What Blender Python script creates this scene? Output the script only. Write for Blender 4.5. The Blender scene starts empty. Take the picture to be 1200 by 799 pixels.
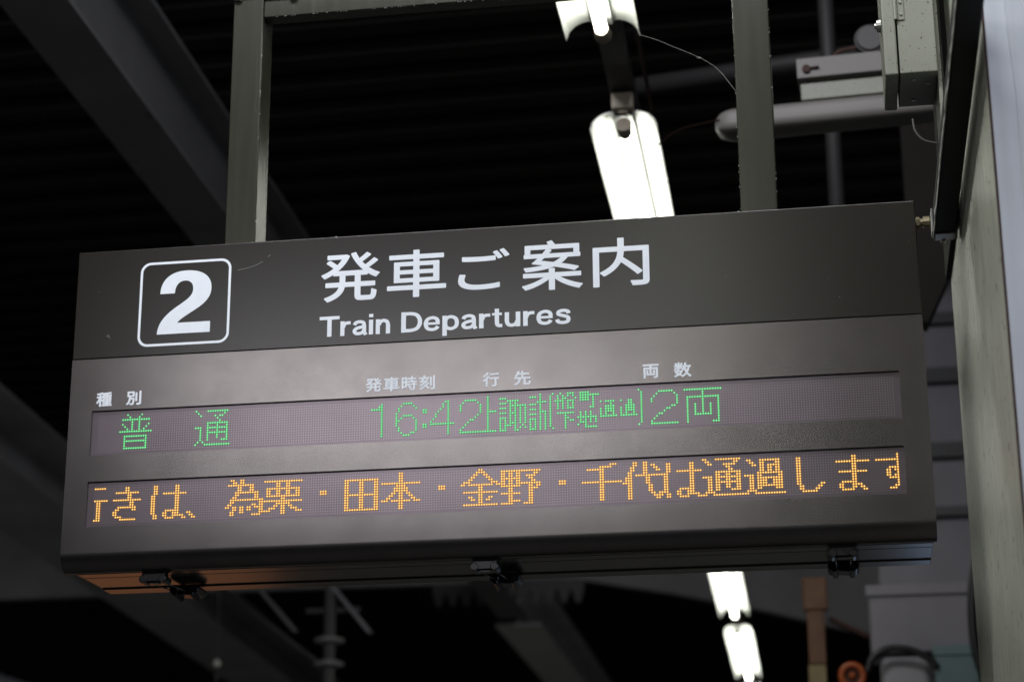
import bpy, bmesh, math, random
from mathutils import Vector, Matrix

random.seed(7)
scene = bpy.context.scene
COL = scene.collection

# ------------------------------------------------------------------ camera
cam_d = bpy.data.cameras.new('camera')
cam = bpy.data.objects.new('camera', cam_d)
COL.objects.link(cam)
YAW, PITCH, ROLL = -0.16059, 0.30679, -0.00511
CAMLOC = Vector((0.67558, -3.81563, -1.11233))
fw = Vector((math.sin(YAW) * math.cos(PITCH), math.cos(YAW) * math.cos(PITCH), math.sin(PITCH)))
rt = fw.cross(Vector((0, 0, 1))).normalized()
up = rt.cross(fw)
r2 = rt * math.cos(ROLL) + up * math.sin(ROLL)
u2 = up * math.cos(ROLL) - rt * math.sin(ROLL)
cam.matrix_world = Matrix(((r2.x, u2.x, -fw.x, CAMLOC.x), (r2.y, u2.y, -fw.y, CAMLOC.y),
                           (r2.z, u2.z, -fw.z, CAMLOC.z), (0, 0, 0, 1)))
cam_d.sensor_fit = 'HORIZONTAL'
cam_d.sensor_width = 36.0
cam_d.lens = 36.0 * 2382.36 / 1200.0
cam_d.clip_start = 0.05
cam_d.clip_end = 200.0
cam_d.dof.use_dof = True
cam_d.dof.focus_distance = 4.02
cam_d.dof.aperture_fstop = 3.3
cam_d.dof.aperture_blades = 9
scene.camera = cam

# ------------------------------------------------------------------ world and lights
world = bpy.data.worlds.new('World')
scene.world = world
world.use_nodes = True
bg = world.node_tree.nodes['Background']
bg.inputs[0].default_value = (0.85, 0.88, 1.0, 1)
bg.inputs[1].default_value = 0.022
scene.view_settings.view_transform = 'Standard'
scene.view_settings.look = 'None'
scene.view_settings.exposure = 0.0
scene.view_settings.gamma = 1.0
scene.cycles.use_denoising = True
scene.cycles.max_bounces = 6
scene.cycles.sample_clamp_indirect = 0.7
scene.cycles.use_light_tree = True
scene.cycles.blur_glossy = 1.0
scene.cycles.denoising_prefilter = 'ACCURATE'


def area(name, loc, target, sx, sy, power, color, spread=180):
    d = bpy.data.lights.new(name, 'AREA')
    d.shape = 'RECTANGLE'
    d.size, d.size_y = sx, sy
    d.energy = power
    d.color = color
    d.spread = math.radians(spread)
    o = bpy.data.objects.new(name, d)
    COL.objects.link(o)
    o.location = loc
    o.rotation_euler = (Vector(target) - Vector(loc)).to_track_quat('-Z', 'Y').to_euler()
    return o


# an added fill above the board, a lamp left of the photographer, daylight from the open side on the
# right, an added warm light low ahead on the left and a strip of daylight low ahead on the right
area('fill_over_board', (-0.2, -1.7, 2.9), (-0.1, 0, 0.1), 2.4, 0.4, 140, (0.97, 0.97, 1.0))  # added fill that brightens the white lettering evenly
area('lamp_left_of_photographer', (-0.82, -3.2, 0.92), (-0.15, 0, 0.05), 1.7, 0.44, 15.5, (0.97, 0.95, 1.0))
area('daylight_open_side', (3.2, -5.5, 0.6), (1.2, -0.7, 0.1), 1.2, 2.0, 42, (0.72, 0.82, 1.0))
area('added_warm_low_ahead', (-2.9, 5.5, -1.75), (-0.9, 0.1, -0.6), 1.7, 0.8, 0.022, (1.0, 0.36, 0.13), 17)  # added warm light that puts the orange on the underside strips
area('daylight_low_ahead', (1.35, 6.0, -1.9), (0.85, 0.1, -0.3), 0.6, 0.6, 0.06, (0.5, 0.68, 1.0), 40)


# ------------------------------------------------------------------ helpers
def tag(o, label=None, cat=None, group=None, kind=None):
    if label: o['label'] = label
    if cat: o['category'] = cat
    if group: o['group'] = group
    if kind: o['kind'] = kind
    return o


def empty(name, loc, label, cat, group=None, rotz=0.0):
    o = bpy.data.objects.new(name, None)
    COL.objects.link(o)
    o.location = loc
    o.rotation_euler = (0, 0, rotz)
    o.empty_display_size = 0.1
    return tag(o, label, cat, group)


def obj(name, bm, mat, parent=None, loc=(0, 0, 0), smooth=False, bevel=0.0, seg=2):
    me = bpy.data.meshes.new(name)
    bmesh.ops.recalc_face_normals(bm, faces=bm.faces)
    bm.to_mesh(me)
    bm.free()
    me.materials.append(mat)
    if smooth:
        for p_ in me.polygons: p_.use_smooth = True
    o = bpy.data.objects.new(name, me)
    COL.objects.link(o)
    o.location = loc
    if parent is not None: o.parent = parent
    if bevel:
        m = o.modifiers.new('bevel', 'BEVEL')
        m.width = bevel
        m.segments = seg
        m.limit_method = 'ANGLE'
        m.angle_limit = math.radians(50)
    if smooth and bevel:
        m = o.modifiers.new('wn', 'WEIGHTED_NORMAL')
        m.keep_sharp = True
    return o


def B():
    return bmesh.new()


def bx(bm, x0, x1, y0, y1, z0, z1):
    v = [bm.verts.new((x, y, z)) for z in (z0, z1) for y in (y0, y1) for x in (x0, x1)]
    for f in ((0, 2, 3, 1), (4, 5, 7, 6), (0, 1, 5, 4), (2, 6, 7, 3), (0, 4, 6, 2), (1, 3, 7, 5)):
        bm.faces.new([v[i] for i in f])
    return v


def prism(bm, pts, axis, a, b):
    """closed polygon pts (2D) extruded along axis from a to b; axis 'x': pts=(y,z) 'y': (x,z) 'z': (x,y)"""
    def P(p, t):
        if axis == 'x': return (t, p[0], p[1])
        if axis == 'y': return (p[0], t, p[1])
        return (p[0], p[1], t)
    A = [bm.verts.new(P(p, a)) for p in pts]
    C_ = [bm.verts.new(P(p, b)) for p in pts]
    bm.faces.new(A)
    bm.faces.new(C_[::-1])
    n = len(pts)
    for i in range(n):
        bm.faces.new((A[i], A[(i + 1) % n], C_[(i + 1) % n], C_[i]))


def tube(bm, path, rad, n=8, cap=True):
    path = [Vector(p_) for p_ in path]
    rads = rad if isinstance(rad, (list, tuple)) else [rad] * len(path)
    rings = []
    prev = None
    for i, p_ in enumerate(path):
        d = (path[min(i + 1, len(path) - 1)] - path[max(i - 1, 0)]).normalized()
        if prev is None:
            a = d.orthogonal().normalized()
        else:
            a = (prev - d * prev.dot(d)).normalized()
        prev = a
        b = d.cross(a)
        rings.append([bm.verts.new(p_ + (a * math.cos(t) + b * math.sin(t)) * rads[i])
                      for t in [2 * math.pi * k / n for k in range(n)]])
    for r_, s_ in zip(rings, rings[1:]):
        for k in range(n):
            bm.faces.new((r_[k], r_[(k + 1) % n], s_[(k + 1) % n], s_[k]))
    if cap:
        bm.faces.new(rings[0][::-1])
        bm.faces.new(rings[-1])


def arc_pts(pts, n=12):
    """Catmull-Rom through points"""
    pts = [Vector(p_) for p_ in pts]
    P = [pts[0] * 2 - pts[1]] + pts + [pts[-1] * 2 - pts[-2]]
    out = []
    for i in range(1, len(P) - 2):
        for k in range(n):
            t = k / n
            out.append(0.5 * ((2 * P[i]) + (P[i + 1] - P[i - 1]) * t + (2 * P[i - 1] - 5 * P[i] + 4 * P[i + 1] - P[i + 2]) * t * t
                              + (3 * P[i] - P[i - 1] - 3 * P[i + 1] + P[i + 2]) * t ** 3))
    out.append(pts[-1])
    return out


# ------------------------------------------------------------------ materials
def mat(name, color, rough=0.5, metal=0.0, spec=0.5, noise=None, bump=None, emit=None, streak=None, dirt=None):
    """noise=(scale, amount) tone variation; streak=(axis scale vec, amount); dirt=(color, scale, threshold)"""
    m = bpy.data.materials.new(name)
    m.use_nodes = True
    nt = m.node_tree
    N, L = nt.nodes, nt.links
    p_ = N['Principled BSDF']
    p_.inputs['Base Color'].default_value = (*color, 1)
    p_.inputs['Roughness'].default_value = rough
    p_.inputs['Metallic'].default_value = metal
    p_.inputs['Specular IOR Level'].default_value = spec
    tc = N.new('ShaderNodeTexCoord')
    last = None

    def vary(fac_socket, lo, hi, src):
        mr = N.new('ShaderNodeMapRange')
        mr.inputs['From Min'].default_value = 0.3
        mr.inputs['From Max'].default_value = 0.7
        mr.inputs['To Min'].default_value = lo
        mr.inputs['To Max'].default_value = hi
        L.new(fac_socket, mr.inputs['Value'])
        mx = N.new('ShaderNodeMix')
        mx.data_type = 'RGBA'
        mx.blend_type = 'MULTIPLY'
        mx.inputs[0].default_value = 1.0
        if src is None:
            mx.inputs[6].default_value = (*color, 1)
        else:
            L.new(src, mx.inputs[6])
        L.new(mr.outputs[0], mx.inputs[7])
        return mx.outputs[2]

    if noise:
        nz = N.new('ShaderNodeTexNoise')
        nz.inputs['Scale'].default_value = noise[0]
        nz.inputs['Detail'].default_value = 6
        nz.inputs['Roughness'].default_value = 0.6
        L.new(tc.outputs['Object'], nz.inputs['Vector'])
        last = vary(nz.outputs['Fac'], 1 - noise[1], 1 + noise[1], last)
    if streak:
        mp = N.new('ShaderNodeMapping')
        mp.inputs['Scale'].default_value = streak[0]
        if len(streak) > 2: mp.inputs['Rotation'].default_value = streak[2]
        L.new(tc.outputs['Object'], mp.inputs['Vector'])
        nz = N.new('ShaderNodeTexNoise')
        nz.inputs['Scale'].default_value = 1.0
        nz.inputs['Detail'].default_value = 5
        L.new(mp.outputs[0], nz.inputs['Vector'])
        last = vary(nz.outputs['Fac'], 1 - streak[1], 1 + streak[1], last)
        mr = N.new('ShaderNodeMapRange')
        mr.inputs['From Min'].default_value = 0.3
        mr.inputs['From Max'].default_value = 0.7
        mr.inputs['To Min'].default_value = max(rough - 0.02, 0.02)
        mr.inputs['To Max'].default_value = rough + 0.02
        L.new(nz.outputs['Fac'], mr.inputs['Value'])
        L.new(mr.outputs[0], p_.inputs['Roughness'])
    if dirt:
        nz = N.new('ShaderNodeTexNoise')
        nz.inputs['Scale'].default_value = dirt[1]
        nz.inputs['Detail'].default_value = 3
        L.new(tc.outputs['Object'], nz.inputs['Vector'])
        cr = N.new('ShaderNodeMapRange')
        cr.inputs['From Min'].default_value = dirt[2]
        cr.inputs['From Max'].default_value = dirt[2] + 0.03
        L.new(nz.outputs['Fac'], cr.inputs['Value'])
        mx = N.new('ShaderNodeMix')
        mx.data_type = 'RGBA'
        L.new(cr.outputs[0], mx.inputs[0])
        if last is None:
            mx.inputs[6].default_value = (*color, 1)
        else:
            L.new(last, mx.inputs[6])
        mx.inputs[7].default_value = (*dirt[0], 1)
        last = mx.outputs[2]
    if last is not None:
        L.new(last, p_.inputs['Base Color'])
    if bump:
        nz = N.new('ShaderNodeTexNoise')
        nz.inputs['Detail'].default_value = 4
        if isinstance(bump[0], tuple):
            nz.inputs['Scale'].default_value = 1.0
            mp = N.new('ShaderNodeMapping')
            mp.inputs['Scale'].default_value = bump[0]
            L.new(tc.outputs['Object'], mp.inputs['Vector'])
            L.new(mp.outputs[0], nz.inputs['Vector'])
        else:
            nz.inputs['Scale'].default_value = bump[0]
            L.new(tc.outputs['Object'], nz.inputs['Vector'])
        bp = N.new('ShaderNodeBump')
        bp.inputs['Strength'].default_value = bump[1]
        bp.inputs['Distance'].default_value = 0.002
        L.new(nz.outputs['Fac'], bp.inputs['Height'])
        L.new(bp.outputs[0], p_.inputs['Normal'])
    if emit:
        p_.inputs['Emission Color'].default_value = (*emit[0], 1)
        p_.inputs['Emission Strength'].default_value = emit[1]
    return m


M = {}
M['header'] = mat('dark_brown_paint', (0.0085, 0.0068, 0.0040), 0.28, 0.0, 0.58, noise=(3, 0.10), dirt=((0.12, 0.11, 0.10), 55, 0.76))
M['cover'] = mat('taupe_metallic_paint', (0.163, 0.152, 0.147), 0.27, 0.98, 0.5, noise=(13, 0.10), dirt=((0.06, 0.055, 0.05), 42, 0.765))
M['housing'] = mat('dark_housing_paint', (0.03, 0.027, 0.025), 0.5)
M['rail'] = mat('anodised_aluminium', (0.115, 0.11, 0.108), 0.25, 0.85, 0.5, noise=(6, 0.12))
M['groove'] = mat('rail_groove_black', (0.006, 0.006, 0.007), 0.6)
M['white'] = mat('white_vinyl', (0.82, 0.87, 0.93), 0.5, noise=(40, 0.03))
M['ledboard'] = mat('display_board', (0.175, 0.150, 0.165), 0.33, 0.94, 0.5, noise=(8, 0.08))
M['leddot'] = mat('unlit_led_lens', (0.42, 0.36, 0.385), 0.33, 0.86)
M['amber'] = mat('lit_amber_led', (0.4, 0.25, 0.1), 0.5, emit=((1.0, 0.63, 0.16), 1.5))
M['amber_halo'] = mat('amber_bloom_ring', (0.3, 0.15, 0.05), 0.5, emit=((1.0, 0.32, 0.02), 0.30))  # weak emission drawn as the bloom around amber dots
M['green'] = mat('lit_green_led', (0.2, 0.4, 0.25), 0.5, emit=((0.17, 1.0, 0.30), 0.95))
M['green_halo'] = mat('green_bloom_ring', (0.1, 0.3, 0.15), 0.5, emit=((0.03, 0.62, 0.14), 0.30))  # weak emission drawn as the bloom around green dots
M['latch'] = mat('black_latch_plastic', (0.008, 0.008, 0.010), 0.28, 0.0, 0.5)
M['latchwire'] = mat('latch_wire', (0.35, 0.35, 0.35), 0.25, 1.0)
M['frame'] = mat('olive_grey_enamel', (0.026, 0.026, 0.018), 0.26, 0.0, 0.5, noise=(9, 0.07), streak=((60, 60, 3), 0.06), dirt=((0.35, 0.35, 0.3), 60, 0.75))
M['darkframe'] = mat('dark_brown_enamel', (0.035, 0.028, 0.024), 0.45, noise=(9, 0.1), dirt=((0.2, 0.19, 0.16), 70, 0.72))
M['dust'] = mat('grey_dust', (0.36, 0.42, 0.38), 0.95)
M['reflector'] = mat('white_reflector_enamel', (0.82, 0.83, 0.80), 0.35, noise=(20, 0.03))
M['tubelight'] = mat('glowing_tube', (0.9, 0.9, 0.85), 0.4, emit=((0.98, 1.0, 0.88), 14))
M['socket'] = mat('beige_lamp_socket', (0.34, 0.29, 0.23), 0.5, noise=(30, 0.1))
M['lamprail'] = mat('grey_lamp_rail', (0.034, 0.032, 0.034), 0.6)
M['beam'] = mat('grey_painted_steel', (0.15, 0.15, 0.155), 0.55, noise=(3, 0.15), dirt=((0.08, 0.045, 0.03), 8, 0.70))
M['farbeam'] = mat('grey_steel_painted_lit', (0.70, 0.70, 0.71), 0.6, noise=(1.5, 0.15))  # base colour raised to stand for lamp light on the far beam
M['girder'] = mat('grey_steel_painted_dimly_lit', (0.42, 0.42, 0.43), 0.6, noise=(1.5, 0.2))  # base colour partly raised for lamp light on girder and left beam
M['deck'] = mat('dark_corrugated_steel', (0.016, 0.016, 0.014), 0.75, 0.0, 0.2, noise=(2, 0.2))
M['floor'] = mat('platform_asphalt', (0.075, 0.072, 0.07), 0.8, noise=(6, 0.15))
M['palefloor'] = mat('pale_bounce_floor', (0.50, 0.49, 0.47), 0.8, noise=(4, 0.1))  # paleness chosen to bounce lamp light up to the far beams
M['pillar_side'] = mat('lamp_tinted_gloss_paint', (0.52, 0.54, 0.44), 0.34, noise=(4, 0.10), streak=((55, 55, 9.0), 0.24), bump=((75, 75, 16), 1.0), dirt=((0.17, 0.16, 0.12), 34, 0.645))  # green of the lamp light mixed into the side colour
M['pillar_front'] = mat('daylight_tinted_paint', (0.60, 0.63, 0.68), 0.5, noise=(5, 0.07), streak=((40, 40, 1.5), 0.07), dirt=((0.30, 0.26, 0.22), 26, 0.72))  # blue of the daylight mixed into the front colour
M['rust'] = mat('rust_edge', (0.045, 0.020, 0.014), 0.8, noise=(30, 0.3))
M['wiredark'] = mat('dark_red_wire', (0.010, 0.004, 0.003), 0.8, 0.0, 0.1)
M['upright'] = mat('blackish_brown_steel', (0.010, 0.008, 0.0065), 0.7, 0.0, 0.2, noise=(8, 0.2))  # near-black brown, for the upright and the added gap plate
M['channel'] = mat('blackened_steel', (0.014, 0.014, 0.015), 0.6, 0.0, 0.2, noise=(18, 0.25))
M['channeledge'] = mat('pale_steel_edge', (0.36, 0.36, 0.33), 0.5, 0.3, noise=(60, 0.3))
M['cabinet'] = mat('pale_green_grey_box_paint', (0.18, 0.188, 0.155), 0.5, noise=(10, 0.08), dirt=((0.04, 0.032, 0.022), 170, 0.64))
M['boltmetal'] = mat('yellowed_zinc', (0.20, 0.17, 0.10), 0.5, 0.4)
M['steel'] = mat('dull_steel', (0.38, 0.38, 0.36), 0.35, 0.8, noise=(50, 0.15))
M['wall'] = mat('grey_lilac_panel', (0.215, 0.205, 0.225), 0.7, noise=(3, 0.12))
M['walldark'] = mat('dark_rail_paint', (0.06, 0.06, 0.062), 0.6)
M['duct'] = mat('pale_grey_duct', (0.25, 0.235, 0.26), 0.55, noise=(4, 0.08))
M['brown'] = mat('brown_stained_bracket', (0.13, 0.055, 0.018), 0.6, noise=(12, 0.3))
M['yellowish'] = mat('aged_yellow_post', (0.25, 0.19, 0.08), 0.6, noise=(12, 0.2))
M['teal'] = mat('pale_teal_box', (0.17, 0.26, 0.26), 0.5)
M['orange'] = mat('orange_plastic', (0.42, 0.085, 0.012), 0.4)
M['cable'] = mat('black_cable', (0.010, 0.010, 0.011), 0.45)
M['whitepipe'] = mat('grey_white_pipe', (0.40, 0.39, 0.41), 0.5)
M['lampbody'] = mat('grey_lamp_cover', (0.14, 0.133, 0.128), 0.55, noise=(6, 0.06))
M['porcelain'] = mat('porcelain', (0.25, 0.25, 0.25), 0.2)
M['thread'] = mat('cobweb_grey', (0.34, 0.34, 0.32), 0.9)
M['glassdrop'] = mat('pale_bulb', (0.75, 0.74, 0.68), 0.3)

for k_ in ('amber', 'amber_halo', 'green', 'green_halo'):
    M[k_].cycles.emission_sampling = 'NONE'

# ------------------------------------------------------------------ large structure
# platform floor (below the picture, it throws the lamp light back up)
bm = B()
bx(bm, -14, 12, -12, 4.5, -2.85, -2.75)
tag(obj('platform', bm, M['floor']), kind='structure')
bm = B()
bx(bm, -14, 12, 4.502, 46, -2.85, -2.75)
tag(obj('bounce_platform', bm, M['palefloor']), kind='structure')  # far floor added as a pale bounce surface for the beams
bm = B()
for k in range(8):
    bx(bm, -2.6, 6.0, -9 + k * 0.302, -9 + k * 0.302 + 0.296, -2.746, -2.742)
tag(obj('paving_strip', bm, M['floor']), kind='structure')

# corrugated roof deck, ribs across the platform
bm = B()
pitch_, zt, dep = 0.32, 3.30, 0.075
ang = math.radians(-1.3)
prof = []
y_ = -8.0
while y_ < 44:
    prof += [(y_, zt), (y_ + 0.13, zt), (y_ + 0.16, zt - dep), (y_ + 0.29, zt - dep)]
    y_ += pitch_
va = [bm.verts.new((-12, a, b)) for a, b in prof]
vb = [bm.verts.new((9, a, b)) for a, b in prof]
for i in range(len(prof) - 1):
    bm.faces.new((va[i], va[i + 1], vb[i + 1], vb[i]))
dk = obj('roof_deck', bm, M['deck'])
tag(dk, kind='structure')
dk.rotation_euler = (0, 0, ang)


def ibeam(name, x0, y0, x1, y1, zb, h, w, label, tf=0.02, tw=0.014, bmat='beam'):
    """I-beam lying between two plan points, bottom at zb"""
    d = Vector((x1 - x0, y1 - y0, 0))
    Ln = d.length
    root = empty(name, (x0, y0, zb), label, 'beam')
    root.rotation_euler = (0, 0, math.atan2(d.y, d.x) - math.pi / 2)
    bm = B(); bx(bm, -w / 2, w / 2, 0, Ln, 0, tf); obj('bottom_flange', bm, M[bmat], root)
    bm = B(); bx(bm, -tw / 2, tw / 2, 0.002, Ln - 0.002, tf, h - tf); obj('web', bm, M[bmat], root)
    bm = B(); bx(bm, -w / 2, w / 2, 0, Ln, h - tf, h); obj('top_flange', bm, M[bmat], root)
    return root


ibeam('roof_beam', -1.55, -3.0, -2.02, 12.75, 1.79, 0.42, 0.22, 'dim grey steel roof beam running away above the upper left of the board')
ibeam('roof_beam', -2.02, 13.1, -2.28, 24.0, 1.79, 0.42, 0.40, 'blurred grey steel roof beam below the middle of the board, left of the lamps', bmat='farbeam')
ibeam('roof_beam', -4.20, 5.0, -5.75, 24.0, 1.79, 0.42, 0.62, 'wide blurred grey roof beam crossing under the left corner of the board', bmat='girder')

# cross girder with a haunch that dips to the right
bm = B()
prism(bm, [(-9, 2.13), (-3.4, 2.13), (-1.45, 2.12), (-0.7, 1.98), (0.1, 1.80), (0.95, 1.57), (3.5, 1.2), (3.5, 3.1), (-9, 3.1)], 'y', 12.85, 12.95)
gr = obj('cross_girder', bm, M['girder'])
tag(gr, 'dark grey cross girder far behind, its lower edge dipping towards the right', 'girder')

# fluted sheet edge hanging in front of the girder
root = empty('fluted_fascia', (-2.0, 12.4, 1.9), 'fluted sheet edge with small teeth seen just under the middle of the board', 'fascia')
bm = B()
pts = []
n = 11
for k in range(n):
    x = -0.62 + k * 0.115
    pts += [(x, 1.955 - 1.9), (x + 0.03, 1.845 - 1.9), (x + 0.07, 1.845 - 1.9), (x + 0.1, 1.955 - 1.9)]
pts += [(pts[-1][0], 0.12), (pts[0][0], 0.12)]
prism(bm, pts, 'y', 0, 0.01)
obj('sheet', bm, M['beam'], root)

# light panelled wall in the gap right of the board
root = empty('panelled_wall', (0.85, 5.0, -0.6), 'pale grey lilac panelled wall seen between the board and the pillar', 'wall')
zs = [0.0, 1.09, 1.43, 1.69, 2.03, 2.30, 2.65]
for i in range(len(zs) - 1):
    bm = B()
    bx(bm, 0, 2.4, 0, 0.06, zs[i] + 0.012, zs[i + 1] - 0.012)
    obj('panel', bm, M['wall'], root, bevel=0.006)
for z0, z1 in ((1.07, 1.11), (1.41, 1.45), (1.67, 1.735), (2.01, 2.075), (2.28, 2.33)):
    bm = B()
    bx(bm, 0, 2.4, -0.045, -0.002, z0, z1)
    obj('rail', bm, M['walldark'], root)

# pillar: lamp tint painted on the side, daylight tint on the front, overlapping edge sheet
root = empty('pillar', (0.955, -0.72, -2.75), 'tall pillar at the right edge of the picture, green lamp tint and blue daylight tint painted on', 'pillar')
bm = B(); bx(bm, 0.0, 1.1, 0.004, 1.25, 0, 5.6); obj('core', bm, M['pillar_side'], root, bevel=0.006)
bm = B(); bx(bm, 0.003, 1.1, -0.004, 0.0, 0, 5.6); obj('front_sheet', bm, M['pillar_front'], root)
bm = B()
pts = [(0.040, 0), (1.1, 0), (1.1, 5.6)]
for k in range(57):
    z = 5.6 - k * 0.1
    pts.append((0.040 + 0.0035 * math.sin(z * 5.1) + 0.002 * math.sin(z * 17 + 1), z))
prism(bm, pts, 'y', -0.0085, -0.0045)
obj('paint_lap', bm, M['pillar_front'], root)
bm = B(); bx(bm, 0.0, 0.0035, -0.0045, 0.003, 0, 5.6); obj('rusty_edge', bm, M['rust'], root)

bm = B(); bx(bm, 0.9442, 0.9545, 0.10, 0.53, 0.37, 3.2)  # added plate blackening the gap between cabinet and channel
tag(obj('dark_gap_plate', bm, M['upright']), 'narrow black plate added to darken the pillar side above the end of the steel channel', 'plate')
bm = B(); prism(bm, [(0.955, 3.2), (0.955, 0.92), (1.0, 0.90), (1.10, 1.10), (1.10, 3.2)], 'y', 2.5, 2.6)
tag(obj('brown_upright', bm, M['upright']), 'dark brown steel upright in the narrow gap between the board and the pillar', 'upright')

# ------------------------------------------------------------------ fluorescent lamps
LZ = 1.240
LLEN = 2.37
SL = -0.0193


def make_lamp():
    root = empty('fluorescent_lamp', (0, 0, 0), '', 'lamp')
    pr = []
    for k in range(9):                                   # left lip to centre
        t = k / 8
        pr.append((-0.096 + 0.060 * t, 0.052 * math.sin(t * math.pi / 2) ** 0.5))
    pr += [(-0.030, 0.050), (-0.026, 0.040), (0.026, 0.040), (0.030, 0.050)]
    for k in range(9):
        t = 1 - k / 8
        pr.append((0.096 - 0.060 * t, 0.052 * math.sin(t * math.pi / 2) ** 0.5))
    bm = B()
    a = [bm.verts.new((x, 0, z)) for x, z in pr]
    b = [bm.verts.new((x, LLEN, z)) for x, z in pr]
    for i in range(len(pr) - 1):
        bm.faces.new((a[i], a[i + 1], b[i + 1], b[i]))
    o = obj('reflector', bm, M['reflector'], root)
    sd = o.modifiers.new('thick', 'SOLIDIFY'); sd.thickness = 0.002; sd.offset = 1
    bm = B(); tube(bm, [(0, 0.05 + (LLEN - 0.1) * q / 16, 0.004) for q in range(17)], 0.0165, 8)
    obj('tube', bm, M['tubelight'], root, smooth=False)
    for y0, y1, s in ((0.0, 0.05, 1), (LLEN, LLEN - 0.05, -1)):
        bm = B()
        tube(bm, [(0, y0 - 0.004 * s, 0.012), (0, y0 + 0.02 * s, 0.006), (0, y1, 0.004)], [0.024, 0.022, 0.019], 12)
        obj('end_socket', bm, M['socket'], root)
    bm = B()
    bx(bm, -0.032, 0.032, -0.035, 0.01, 0.05, 0.10)
    ob = obj('mounting_box', bm, M['socket'], root, bevel=0.004)
    bm = B(); tube(bm, [(0, -0.012, 0.049), (0, -0.012, 0.044)], 0.014, 12); obj('screw_plug', bm, M['socket'], ob)
    bm = B(); bx(bm, -0.024, 0.024, 0.02, LLEN - 0.02, 0.063, 0.105); obj('ballast_housing', bm, M['lamprail'], root)
    return root


def copy_tree(o, parent=None):
    c = o.copy()
    COL.objects.link(c)
    if parent is not None: c.parent = parent
    for ch in list(o.children): copy_tree(ch, c)
    return c


lamp0 = make_lamp()
P_ = 2.96
lamp_labels = {
    0: 'white fluorescent lamp cut by the top edge, nearest of the lit row',
    1: 'lit fluorescent lamp in white reflector just above the board, right of centre',
    3: 'lit fluorescent lamp directly below the bottom edge of the board at right',
    4: 'lit blurred fluorescent lamp at the bottom edge of the picture, below another lamp',
}
lamp_any = 'lit fluorescent lamp of the same row, out of sight behind the board or the photographer'
first = True
for k in range(-2, 7):
    y0 = 1.572 + (k - 1) * P_
    o = lamp0 if first else copy_tree(lamp0)
    first = False
    o.location = (0.134 + SL * (y0 - 1.477), y0, LZ)
    o.rotation_euler = (0, 0, -math.atan(SL))
    o['group'] = 'fluorescent lamps in one row under the roof'
    o['category'] = 'lamp'
    o['label'] = lamp_labels.get(k, lamp_any)

rl = empty('lamp_rail', (0.134 + SL * (-7 - 1.477), -7, LZ + 0.106), 'dark steel rail carrying the row of fluorescent lamps under the roof', 'rail', rotz=-math.atan(SL))
bm = B(); bx(bm, -0.036, 0.036, 0, 30, 0, 0.035); obj('channel', bm, M['lamprail'], rl)
bm = B(); tube(bm, [(0.072, 0, 0.02), (0.072, 30, 0.02)], 0.006, 8); obj('conduit', bm, M['rust'], rl)

# ------------------------------------------------------------------ hanging frame
fr = empty('hanging_frame', (0, 0.12, 0.357), 'olive grey square tube frame from which the departure board hangs', 'frame')


def fpart(name, x0, x1, y0, y1, z0, z1, m, bev=0.003):
    bm = B()
    bx(bm, x0, x1, y0 - 0.12, y1 - 0.12, z0 - 0.357, z1 - 0.357)
    return obj(name, bm, m, fr, bevel=bev, smooth=True)


fpart('post', -0.585, -0.517, 0.12, 0.20, 0.357, 0.984, M['frame'])
fpart('post', 0.516, 0.592, 0.12, 0.20, 0.357, 0.984, M['frame'])
fpart('cross_tube', -0.5168, 0.5158, 0.125, 0.165, 0.935, 0.983, M['frame'])
fpart('top_channel', -0.595, 0.70, 0.112, 0.215, 0.9845, 1.06, M['darkframe'])
for xx in (-0.575, -0.45, 0.0, 0.45):
    bm = B()
    tube(bm, [(xx, 0.0, 0.9845 - 0.357), (xx, 0.0, 0.976 - 0.357)], 0.010, 6)
    obj('bolt', bm, M['darkframe'], fr)

# ------------------------------------------------------------------ departure board
XL, XR, ZT, ZB = -0.862, 0.862, 0.357, -0.319
ZH = 0.122
bd = empty('departure_board', (0, 0.1, ZT), 'dark hanging train departure board with green and amber LED lines and number 2', 'departure board')


def bpart(name, bm, m, parent=None, **kw):
    bmesh.ops.translate(bm, verts=bm.verts, vec=(0, -0.1, -ZT))
    return obj(name, bm, m, bd if parent is None else parent, **kw)


# dark header panel
bm = B()
bx(bm, XL, XR, -0.0015, 0.034, ZH, ZT)
header = bpart('header_panel', bm, M['header'], bevel=0.0022, seg=3, smooth=True)

bm = B()
tube(bm, arc_pts([(-0.515, -0.0017, 0.297), (-0.495, -0.0019, 0.300), (-0.475, -0.0019, 0.306), (-0.462, -0.0017, 0.313)]), 0.00035, 4)
tube(bm, [(-0.452, -0.0018, 0.322), (-0.446, -0.0018, 0.326)], 0.0004, 4)
o = bpart('scratch_marks', bm, M['dust'])
o['kind'] = 'stuff'

# lower cover: a sheet with two windows and a rolled bottom edge
R_ = 0.036
xs = [XL, -0.8135, 0.8110, XR]
zsq = [ZH - 0.0006, 0.0108, -0.0832, -0.1378, -0.2312, ZB + R_]
holes = {(1, 1), (1, 3)}
bm = B()
grid = {}
for i, x in enumerate(xs):
    for j, z in enumerate(zsq):
        grid[i, j] = bm.verts.new((x, 0, z))
for i in range(3):
    for j in range(5):
        if (i, j) in holes: continue
        bm.faces.new((grid[i, j], grid[i + 1, j], grid[i + 1, j + 1], grid[i, j + 1]))
# rolled edge
prev = [grid[i, 5] for i in range(4)]
side_l, side_r = [grid[0, j] for j in range(6)], [grid[3, j] for j in range(6)]
for k in range(1, 11):
    t = k / 10 * math.pi / 2
    row = [bm.verts.new((x, R_ - R_ * math.cos(t), ZB + R_ - R_ * math.sin(t))) for x in xs]
    for i in range(3):
        bm.faces.new((prev[i], prev[i + 1], row[i + 1], row[i]))
    side_l.append(row[0]); side_r.append(row[3])
    prev = row
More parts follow.
